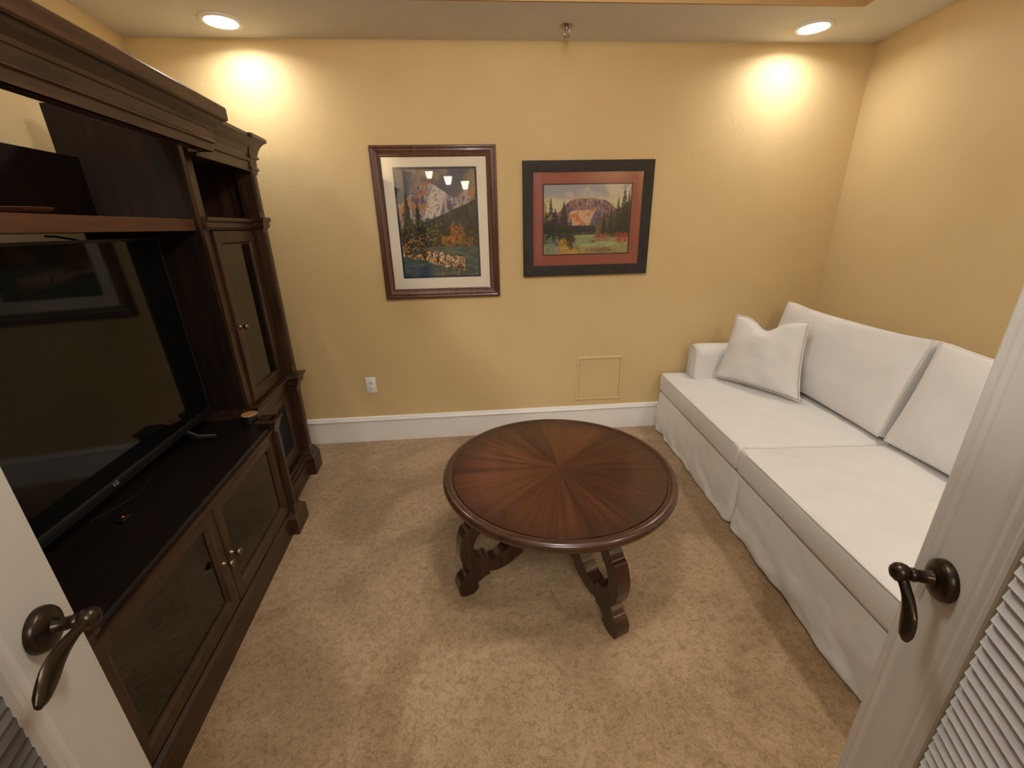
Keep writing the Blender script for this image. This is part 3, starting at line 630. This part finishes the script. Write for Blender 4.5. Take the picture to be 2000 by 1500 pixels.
def smoothpoly(P):
    out = []; n = len(P)
    for i, p in enumerate(P):
        a, c = P[i-1], P[(i+1) % n]
        d1 = math.hypot(p[0]-a[0], p[1]-a[1]); d2 = math.hypot(p[0]-c[0], p[1]-c[1])
        v1 = ((p[0]-a[0])/d1, (p[1]-a[1])/d1); v2 = ((c[0]-p[0])/d2, (c[1]-p[1])/d2); turn = abs(math.acos(max(-1, min(1, v1[0]*v2[0]+v1[1]*v2[1]))))
        if turn > math.radians(62): out.append(p)
        else:
            for t in (.30, .12): out.append((p[0]+(a[0]-p[0])*t, p[1]+(a[1]-p[1])*t))
            for t in (.12, .30): out.append((p[0]+(c[0]-p[0])*t, p[1]+(c[1]-p[1])*t))
    return out
for az in (-158.2, -69.8, 21.8, 110.2):
    b = NB(); prism(b, smoothpoly(smoothpoly(LP)), 'y', -.0275, .0275, .0, Matrix.Rotation(math.radians(az), 4, 'Z')); obj('leg', b, M_LEG, T_, True, angle=40)

# ================================================================== SOFA
SO = (1.248, 1.740, 0); SA = math.radians(-4)
S = thing('sofa', 'long white slipcovered sofa with loose cushions along the right wall', 'sofa', SO, SA)
def fb(p, s, a): return noise.noise(Vector(p)*s)*a
def slab(xs, ys, mask, z0, z1, puff, edge=.10, wr=.004, seed=0, sub=2):
    """soft slab on a grid (mask = cells that exist), with rounded rim"""
    bm = bmesh.new(); nx, ny = len(xs), len(ys)
    cells = [(i, j) for i in range(nx-1) for j in range(ny-1) if mask(.5*(xs[i]+xs[i+1]), .5*(ys[j]+ys[j+1]))]
    V = {}
    def inside(i, j): return (i, j) in CS
    CS = set(cells)
    bnd = set()
    for i, j in cells:
        for di, dj, e in ((-1, 0, ((i, j), (i, j+1))), (1, 0, ((i+1, j), (i+1, j+1))), (0, -1, ((i, j), (i+1, j))), (0, 1, ((i, j+1), (i+1, j+1)))):
            if (i+di, j+dj) not in CS: bnd.update(e)
    bl = [(xs[a], ys[c]) for a, c in bnd]
    def vt(i, j, lay):
        k = (i, j, lay)
        if k not in V:
            x, y = xs[i], ys[j]; d = min(math.hypot(x-q[0], y-q[1]) for q in bl); p = sst(0, edge, np.float64(d))
            z = {0: z0, 1: z0+.022, 2: (z0+z1)/2, 3: z1-.022, 4: z1}[lay]
            if lay == 4: z += puff*p + fb((x, y, seed), 3.5, wr*2)*p + fb((x, y, seed+3), 11, wr)*p
            V[k] = bm.verts.new((x, y, z))
        return V[k]
    for i, j in cells:
        bm.faces.new([vt(a, c, 4) for a, c in ((i, j), (i+1, j), (i+1, j+1), (i, j+1))])
        bm.faces.new([vt(a, c, 0) for a, c in ((i, j), (i, j+1), (i+1, j+1), (i+1, j))])
        for di, dj, e in ((-1, 0, ((i, j+1), (i, j))), (1, 0, ((i+1, j), (i+1, j+1))), (0, -1, ((i, j), (i+1, j))), (0, 1, ((i+1, j+1), (i, j+1)))):
            if (i+di, j+dj) not in CS:
                for l in range(4): bm.faces.new([vt(*e[0], l), vt(*e[1], l), vt(*e[1], l+1), vt(*e[0], l+1)])
    cx, cy = sum(q[0] for q in bl)/len(bl), sum(q[1] for q in bl)/len(bl)
    for (i, j, lay), v in V.items():          # boxing bulges a little
        if (i, j) in bnd and lay in (1, 2, 3):
            d = Vector((v.co.x-cx, v.co.y-cy, 0)).normalized()*(.006 if lay != 2 else .010) + Vector((fb((v.co.x, v.co.y, seed), 7, .004), 0, 0)); v.co += d
    bmesh.ops.recalc_face_normals(bm, faces=bm.faces[:])
    return bm
def soft(o, lv=2):
    m = o.modifiers.new('soft', 'SUBSURF'); m.levels = lv; m.render_levels = lv; return o
def lines(*a):
    out = []
    for lo, hi, n in a: out += [lo+(hi-lo)*k/n for k in range(n)]
    return out + [a[-1][1]]
ZS, ZC = .298, .432
AI, AO = .985, 1.115          # inner and outer face of the arm
for s in (1, -1):
    Y = lambda y: s*y
    ys = sorted(Y(v) for v in lines((.006, .03, 1), (.03, AI-.03, 12), (AI-.03, AI, 1), (AI, AO-.02, 2), (AO-.02, AO+.005, 1)))
    xs = lines((-.012, .012, 1), (.012, .14, 2), (.14, .165, 1), (.165, .19, 1), (.19, .80, 8))
    bm = slab(xs, ys, lambda x, y: abs(y) < AI or x < .165, ZS, ZC, .014, .12, .0035, 3*s)
    cu = soft(obj('seat_cushion', bm, M_SOFA, S, True, angle=None))
    out = [(-.014, Y(.004)), (-.014, Y(AO+.005)), (.165, Y(AO+.005)), (.19, Y(AI+.01))]
    def pip(z, xo):
        P = []
        path = [(.62, Y(.003)), (xo, Y(.004)), (xo, Y(AO+.004)), (.155, Y(AO+.004)), (.175, Y(AI+.02))]
        for q0, q1 in zip(path, path[1:]):
            for k in range(14): P.append((q0[0]+(q1[0]-q0[0])*k/14, q0[1]+(q1[1]-q0[1])*k/14, z))
        P2 = []
        for i, p in enumerate(P):
            P2.append(tuple(sum(P[min(max(i+k, 0), len(P)-1)][c] for k in (-1, 0, 1))/3 for c in (0, 1))+(z+fb((p[0], p[1], z), 6, .002),))
        b = NB(); tube(b, P2, .0034, 6); obj('piping', b, M_SOFA, cu, True)
    pip(ZC-.004, -.014); pip(ZS+.006, -.008)
# body under the cushions, arms, back frame
b = NB(); box(b, .004, .93, -1.108, 1.108, .10, ZS, .012); obj('sofa_base', b, M_SOFA, S, True)
def arm(s):
    prof = [(AI, .10), (AI-.003, .40), (AI-.006, .60), (AI-.002, .635), (AI+.015, .655), (AI+.045, .664), (AO-.04, .664), (AO-.012, .652), (AO, .630), (AO+.001, .40), (AO, .10)]
    bm = bmesh.new(); xs = [.172, .178, .195, .26, .40, .55, .70, .85, .925, .935]
    rings = []
    for i, x in enumerate(xs):
        ins = {0: .016, 1: .005}.get(i, 0)
        if i == len(xs)-1: ins = .012
        r = []
        for y, z in prof:
            cy, cz = (AI+AO)/2, .40
            yy = y-(1 if y > cy else -1)*min(ins, abs(y-cy)); zz = z-(ins if z > .5 else 0)
            yy += fb((x, y, z), 6, .005); zz += fb((x, y+5, z), 6, .005)*(z > .3)
            r.append(bm.verts.new((x, s*yy, zz)))
        rings.append(r)
    k = len(prof)
    for a, c in zip(rings, rings[1:]):
        for j in range(k): bm.faces.new((a[j], a[(j+1) % k], c[(j+1) % k], c[j]))
    bm.faces.new(rings[0]); bm.faces.new(rings[-1][::-1]); bmesh.ops.recalc_face_normals(bm, faces=bm.faces[:])
    o = obj('arm', bm, M_SOFA, S, True, angle=60)
    b = NB(); yy0, yy1 = AI+.004, AO-.006
    tube(b, [(.171, s*yy0, .44), (.171, s*yy0, .60), (.171, s*(yy0+.012), .638), (.171, s*(yy0+.035), .650), (.171, s*(yy1-.03), .650), (.171, s*(yy1-.004), .632), (.171, s*yy1, .60), (.171, s*yy1, .30)], .0038, 6)
    obj('piping', b, M_SOFA, o, True)
arm(1); arm(-1)
b = NB(); box(b, .835, .945, -1.10, 1.10, .10, .80, .03, 3); obj('sofa_back', b, M_SOFA, S, True)
# skirt, with loose folds and a kick pleat in the middle
def skirt():
    path = []
    for k in range(15): path.append((.93-.93*k/15, 1.116))
    for k in range(4): a = PI/2*k/4; path.append((.012-.012*math.sin(a), 1.106+.010*math.cos(a)))
    N = 150
    for k in range(N+1): path.append((.0, 1.106-2.212*k/N))
    for k in range(1, 16): path.append((.93*k/15, -1.116))
    bm = bmesh.new(); rows = 12; rings = []
    for i, (x, y) in enumerate(path):
        a = Vector(path[max(i-1, 0)]); c = Vector(path[min(i+1, len(path)-1)]); d = (c-a).normalized(); n = Vector((d.y, -d.x))
        if n.dot(Vector((x-.5, y))) < 0: n = -n
        col = []; s_ = y if abs(y) < 1.105 else (2+x)
        far = sst(.2, 1.1, np.float64(y)) if abs(x) < .02 else .5
        for r in range(rows+1):
            t_ = r/rows; z = ZS-.004 - (ZS-.012)*t_
            o = .006+.020*t_ + far*.020*math.sin(t_*PI)**1.0 + far*fb((s_*3.2, t_*.5, 11), 9, .009)*t_**.5
            o += (fb((s_*1.0, t_*.6, 1), 4, .016)+fb((s_+t_*.25, t_*.3, 7), 12, .010))*t_**.8
            o += fb((s_*1.5+t_*1.2, t_*1.3, 4), 8, .009)*t_
            pl = math.exp(-((y+.03)/.012)**2) if abs(x) < .02 else 0
            o -= .035*pl*t_**.6
            if abs(y) > 1.10: o = min(max(o, .002), .016)
            zz = z + (fb((s_, 3, 2), 3, .010))*t_
            col.append(bm.verts.new((x+n.x*o, y+n.y*o, max(zz, .004))))
        rings.append(col)
    for a, c in zip(rings, rings[1:]):
        for r in range(rows): bm.faces.new((a[r], c[r], c[r+1], a[r+1]))
    bmesh.ops.recalc_face_normals(bm, faces=bm.faces[:])
    o = obj('skirt', bm, M_SOFA, S, True, angle=None)
    m = o.modifiers.new('thick', 'SOLIDIFY'); m.thickness = .004; m.offset = -1
    soft(o, 1)
skirt()
# back cushions: width along y, height up, leaning back
def cushion(y0, y1, seed):
    hw, hh, th = (y1-y0)/2, .245, .085
    us = [-1, -.955, -.85, -.65, -.4, -.15, .15, .4, .65, .85, .955, 1]; vs = us
    bm = bmesh.new(); g = {}
    def prof(u, v): return (1-abs(u)**3.2)**.5*(1-abs(v)**3.2)**.5
    for side in (0, 1):
        for i, u in enumerate(us):
            for j, v in enumerate(vs):
                edge = i in (0, len(us)-1) or j in (0, len(vs)-1)
                q = prof(u, v); x = th*(.52+.48*q)
                wr = fb((u*hw*2, v*hh*2+seed, side), 4, .018)+fb((u*hw*2, v*hh*2+seed, side+5), 9, .009)
                x = (x+wr*(q**.5))*(-1 if side == 0 else 1)
                uu = u*hw*(1-.02*(1-v*v)); vv = v*hh*(1-.035*(1-u*u)) + (.012*abs(u)**6 if v > .9 else 0)
                g[side, i, j] = bm.verts.new((x, uu, vv))
    n = len(us)
    for i in range(n-1):
        for j in range(n-1):
            bm.faces.new([g[0, a, c] for a, c in ((i, j), (i+1, j), (i+1, j+1), (i, j+1))]); bm.faces.new([g[1, a, c] for a, c in ((i, j), (i, j+1), (i+1, j+1), (i+1, j))])
    rim = [(i, 0) for i in range(n)]+[(n-1, j) for j in range(1, n)]+[(i, n-1) for i in range(n-2, -1, -1)]+[(0, j) for j in range(n-2, 0, -1)]
    for k in range(len(rim)):
        a, c = rim[k], rim[(k+1) % len(rim)]; bm.faces.new((g[0, a[0], a[1]], g[1, a[0], a[1]], g[1, c[0], c[1]], g[0, c[0], c[1]]))
    bmesh.ops.recalc_face_normals(bm, faces=bm.faces[:])
    mt = Matrix.Translation((.765, (y0+y1)/2, .690)) @ Matrix.Rotation(math.radians(14), 4, 'Y')
    bmesh.ops.transform(bm, matrix=mt, verts=bm.verts)
    o = soft(obj('back_cushion', bm, M_SOFA, S, True, angle=None))
    for sgn in (-1,):
        P = []; K = 16
        loop = [(-1, -1), (1, -1), (1, 1), (-1, 1)]
        for a, c in zip(loop, loop[1:]+loop[:1]):
            for k in range(K):
                u, v = a[0]+(c[0]-a[0])*k/K, a[1]+(c[1]-a[1])*k/K
                P.append(mt @ Vector((sgn*th*.50, u*hw*(1-.02*(1-v*v))*.985, v*hh*(1-.035*(1-u*u))*.985+(.010*abs(u)**6 if v > .9 else 0))))
        b = NB(); tube(b, P, .0036, 6, True); obj('piping', b, M_SOFA, o, True)
cushion(.010, 1.075, 3); cushion(-1.075, -.012, 9)
# throw pillow leaning in the corner
def pillow():
    sa = math.radians(-4)
    def w(p): return Vector((SO[0]+p[0]*math.cos(sa)-p[1]*math.sin(sa), SO[1]+p[0]*math.sin(sa)+p[1]*math.cos(sa), p[2]))
    BL, BR, TR, TL = (w(p) for p in ((.300, .955, .458), (.575, .470, .462), (.605, .570, .915), (.400, .985, .880)))
    o3 = w((.45, .7, .45)); nrm = (BR-BL).cross(TL-BL).normalized()
    if nrm.dot(Vector((-1, -.6, 0))) < 0: nrm = -nrm
    n = 28; bm = bmesh.new(); g = {}
    for side in (0, 1):
        for i in range(n+1):
            for j in range(n+1):
                u, v = -1+2*i/n, -1+2*j/n
                s_, t_ = (u+1)/2, (v+1)/2
                # sides bow inward between the ears, and the top is chopped in
                p_u = u*(1-.07*(1-v*v)); p_v = v*(1-.05*(1-u*u))
                if v > 0: p_v -= .36*math.exp(-((u+.02)/.36)**2)*v**2.2*.9
                s2, t2 = (p_u+1)/2, (p_v+1)/2
                P = BL*(1-s2)*(1-t2)+BR*s2*(1-t2)+TR*s2*t2+TL*(1-s2)*t2
                q = max(0, (1-u*u)*(1-v*v))**.42
                th = .080*q*(1-.30*math.exp(-((u-.08)/.22)**2)*max(0, v)**2)
                th += (fb((u*1.2, v*1.2, side), 2.0, .012)+fb((u, v, side+3), 5, .003))*q**.8
                if side and (i in (0, n) or j in (0, n)): g[1, i, j] = g[0, i, j]; continue
                g[side, i, j] = bm.verts.new(P + nrm*th*(1 if side == 0 else -1))
    for i in range(n):
        for j in range(n):
            for sd in (0, 1):
                q = [g[sd, a, c] for a, c in ((i, j), (i+1, j), (i+1, j+1), (i, j+1))]
                bm.faces.new(q if sd == 0 else q[::-1])
    bmesh.ops.recalc_face_normals(bm, faces=bm.faces[:])
    P = [g[0, i, 0].co.copy() for i in range(n)]+[g[0, n, j].co.copy() for j in range(n)]+[g[0, i, n].co.copy() for i in range(n, 0, -1)]+[g[0, 0, j].co.copy() for j in range(n, 0, -1)]
    t = thing('throw_pillow', 'white square throw pillow with a chopped top leaning in the far corner of the sofa', 'pillow', (0, 0, 0))
    c0 = w((.45, .72, .44)); t.location = c0
    for v in bm.verts: v.co -= c0
    o = obj('cover', bm, M_PILLOW, t, True, angle=None); soft(o, 1)
    b = NB(); tube(b, [p-c0 for p in P], .0035, 6, True); obj('seam', b, M_PILLOW, t, True)
pillow()

# ================================================================== FRENCH DOORS
def lever(parent, side, hinge, droop, m, LL=.112):
    """side: +1 room face of the leaf (toward +y local) ; lever runs toward -x local"""
    b = NB(); s = side; R90 = Matrix.Rotation(-PI/2*s, 4, 'X')
    lathe(b, [(0, 0), (.034, 0), (.035, .003), (.034, .010), (.031, .014), (.020, .018), (.012, .020), (0, .020)], 36, Matrix.Translation((0, 0, 0)) @ R90)
    lathe(b, [(.0135, .016), (.013, .020), (.0105, .024), (.010, .040), (.0115, .042), (.0115, .046), (.010, .048), (.010, .062), (0, .062)], 24, R90)
    lathe(b, [(0, .046), (.009, .047), (.0145, .053), (.0165, .060), (.0155, .067), (.010, .073), (0, .075)], 24, R90)
    c = math.cos(droop); d = math.sin(droop)
    P = []; Rd = []
    for k in range(15):
        t = k/14; l = .004+LL*t; y = s*(.060 - .004*math.sin(t*PI)); off = -.008*math.sin(t*PI*1.2)
        P.append((-(l*c - off*d), y, -(l*d + off*c)))
        wv = .0105 + .0095*math.exp(-((t-.70)/.24)**2)-.0035*math.exp(-((t-.18)/.12)**2)
        if t > .92: wv *= .82 if t < .99 else .5
        Rd.append((wv, .0078 if t < .99 else .0035))
    tube(b, P, Rd, 14, flat=(-d, 0, c))
    return obj('door_handle', b, m, parent, True, angle=50)
def leaf(name, ros, az, s_lead, s_in, astragal, droop, LL=.112):
    """leaf local: x along the leaf toward its leading edge, y = its face normal into view, origin below the handle"""
    n = math.radians(az)
    e = bpy.data.objects.new(name, None); COL.objects.link(e); e['kind'] = 'structure'
    # d = leading direction; choose x axis so that x cross y = z
    dx = Vector((-math.sin(n), math.cos(n), 0)); ny = Vector((math.cos(n), math.sin(n), 0))
    if dx.y < 0: dx = -dx
    Zs = dx.cross(ny).z      # -1 when the frame would be left handed: mirror with a flipped x
    e.location = (ros[0], ros[1], 0)
    # we use x = ny rotated -90deg (right handed); leading edge is at +x or -x accordingly
    e.rotation_euler = (0, 0, n-PI/2)
    g = 1 if Vector((math.cos(n-PI/2), math.sin(n-PI/2), 0)).dot(dx) > 0 else -1
    HZ = .905; W_ = .585
    x_lead, x_in = s_lead, s_in; x_h = s_lead-W_; x_hi = x_h+.115
    Tk = .042; Z0, Z1 = .012, 2.045
    def bb(b, a, c, y0, y1, z0, z1, bev=0): p, q = sorted((g*a, g*c)); box(b, p, q, y0, y1, z0, z1, bev)
    b = NB(); bb(b, x_in, x_lead, -Tk, 0, Z0, Z1, .0008); obj('door_stile', b, M_DOOR, e)
    b = NB(); bb(b, x_h, x_hi, -Tk, 0, Z0, Z1, .0015); obj('door_stile', b, M_DOOR, e)
    b = NB(); bb(b, x_hi, x_in, -Tk, 0, Z0, .24, .0008); obj('door_rail', b, M_DOOR, e)
    b = NB(); bb(b, x_hi, x_in, -Tk, 0, 1.925, Z1, .0008); obj('door_rail', b, M_DOOR, e)
    # moulded sticking round the glass, both faces
    xa, xb = sorted((g*x_hi, g*x_in))
    pr = [(0, -.0208), (0, .0), (.003, -.001), (.010, -.0055), (.018, -.006), (.024, -.009), (.028, -.0105), (.028, -.0145), (.0300, -.0145), (.0300, -.008), (.035, -.0065), (.040, -.009), (.041, -.0125), (.034, -.0208)]
    FY = Matrix.Rotation(PI, 4, 'Z')
    b = NB(); rframe(b, -xb, -xa, .24, 1.925, pr, FY); obj('glazing_bead', b, M_DOOR, e, True, angle=20)
    b = NB(); rframe(b, xa, xb, .24, 1.925, pr, Matrix.Translation((0, -Tk, 0))); obj('glazing_bead', b, M_DOOR, e, True, angle=20)
    b = NB(); box(b, xa+.036, xb-.036, -.0175, -.0150, .276, 1.889); obj('glass_pane', b, M_PANE, e)
    if astragal:
        b = NB(); pts = [(x_lead+.002, -.0), (x_lead+.002, .006), (x_lead-.006, .009), (x_lead-.018, .007), (x_lead-.026, .0075), (x_lead-.032, .003), (x_lead-.034, 0)]
        prism(b, [(g*p[0], p[1]) for p in pts], 'z', Z0, Z1); obj('astragal', b, M_DOOR, e)
    HM = Matrix.Translation((0, 0, HZ))
    for sd, y in ((1, 0), (-1, -Tk)):
        h = lever(e, sd, g, droop, M_BRONZE, LL)
        h.location = (0, y, HZ)
        if g < 0:
            h.data.transform(Matrix.Scale(-1, 4, (1, 0, 0))); h.data.flip_normals()
    # hinges
    for z in (.25, 1.05, 1.85):
        b = NB(); lathe(b, [(.006, z-.045), (.006, z+.045)], 12, Matrix.Translation((g*(x_h-.004), .004, 0))); obj('hinge', b, M_BRONZE, e, True)
    return e, g, (x_hi, x_in)
ER, gR, _ = leaf('door_1', (.742, .483), 156, .067, -.037, True, math.radians(50), .100)
EL, gL, _ = leaf('door_2', (-.688, .535), 16, .070, -.052, False, math.radians(3), .132)
# pleated shades hung in front of each glass
def shade(label, E, g, s_edge, s_far, ms, amp):
    t = thing('pleated_shade', label, 'shade', E.location[:], E.rotation_euler[2], 'pleated shades on the glass doors')
    b = NB(); zs = []; z = .285; k = 0
    n = int((1.90-.285)/.0105)
    x0, x1 = s_far, s_edge
    vs = []
    for k in range(n+1):
        y = (-.001 if k % 2 else -.001+amp); z = .285+k*.0105
        ed = x1 - (.0 if k % 2 else .007)
        vs.append((b.verts.new((g*x0, y, z)), b.verts.new((g*ed, y, z)), b.verts.new((g*x0, y-.0012-.0, z)), b.verts.new((g*ed, y-.0012, z))))
    for a, c in zip(vs, vs[1:]):
        b.faces.new((a[0], a[1], c[1], c[0])); b.faces.new((a[2], c[2], c[3], a[3])); b.faces.new((a[1], a[3], c[3], c[1]))
    bmesh.ops.recalc_face_normals(b, faces=b.faces[:]); obj('pleated_cloth', b, ms, t)
    for z in (.270, 1.90):
        b = NB(); p, q = sorted((g*x0, g*(x1))); box(b, p, q, -.008, .012, z, z+.016, .002); obj('shade_rail', b, M_TRIM, t)
shade('light grey pleated shade on the glass of the right hand door', ER, gR, -.101, -.355, M_SHADE, .009)
shade('grey pleated shade, cloth darkened for shadow, on the glass of the left hand door', EL, gL, -.090, -.355, M_SHADE_SHADOWED, .004)

# ================================================================== HALL LAMP BEHIND THE CAMERA (seen only in reflections)
t = thing('hall_chandelier', 'bronze chandelier with three lit frosted shades in the hall behind the camera', 'chandelier', (-.43, -2.5, 2.85))
b = NB(); lathe(b, [(0, -.55), (.02, -.53), (.012, -.45), (.010, -.05), (.05, -.02), (.055, 0)], 20); obj('stem', b, M_BRONZE, t, True)
for (x, z) in ((-.31, 2.34), (.01, 2.235), (.30, 2.157)):
    b = NB(); zz = z-2.85
    tube(b, [(0, 0, -.50), (x*.5, 0, -.56), (x, 0, zz-.10)], .008, 8); a = obj('lamp_arm', b, M_BRONZE, t, True)
    b = NB(); lathe(b, [(.03, -.07), (.045, -.06), (.06, .0), (.075, .06), (.072, .06), (.03, -.06)], 24, Matrix.Translation((x, 0, zz))); obj('lamp_shade', b, M_HALLGLASS, a, True)
area('hall_light', (0, -1.6, 2.8), P_HALL, 1.2, shape='SQUARE', parent=None, col=(1, .955, .90))
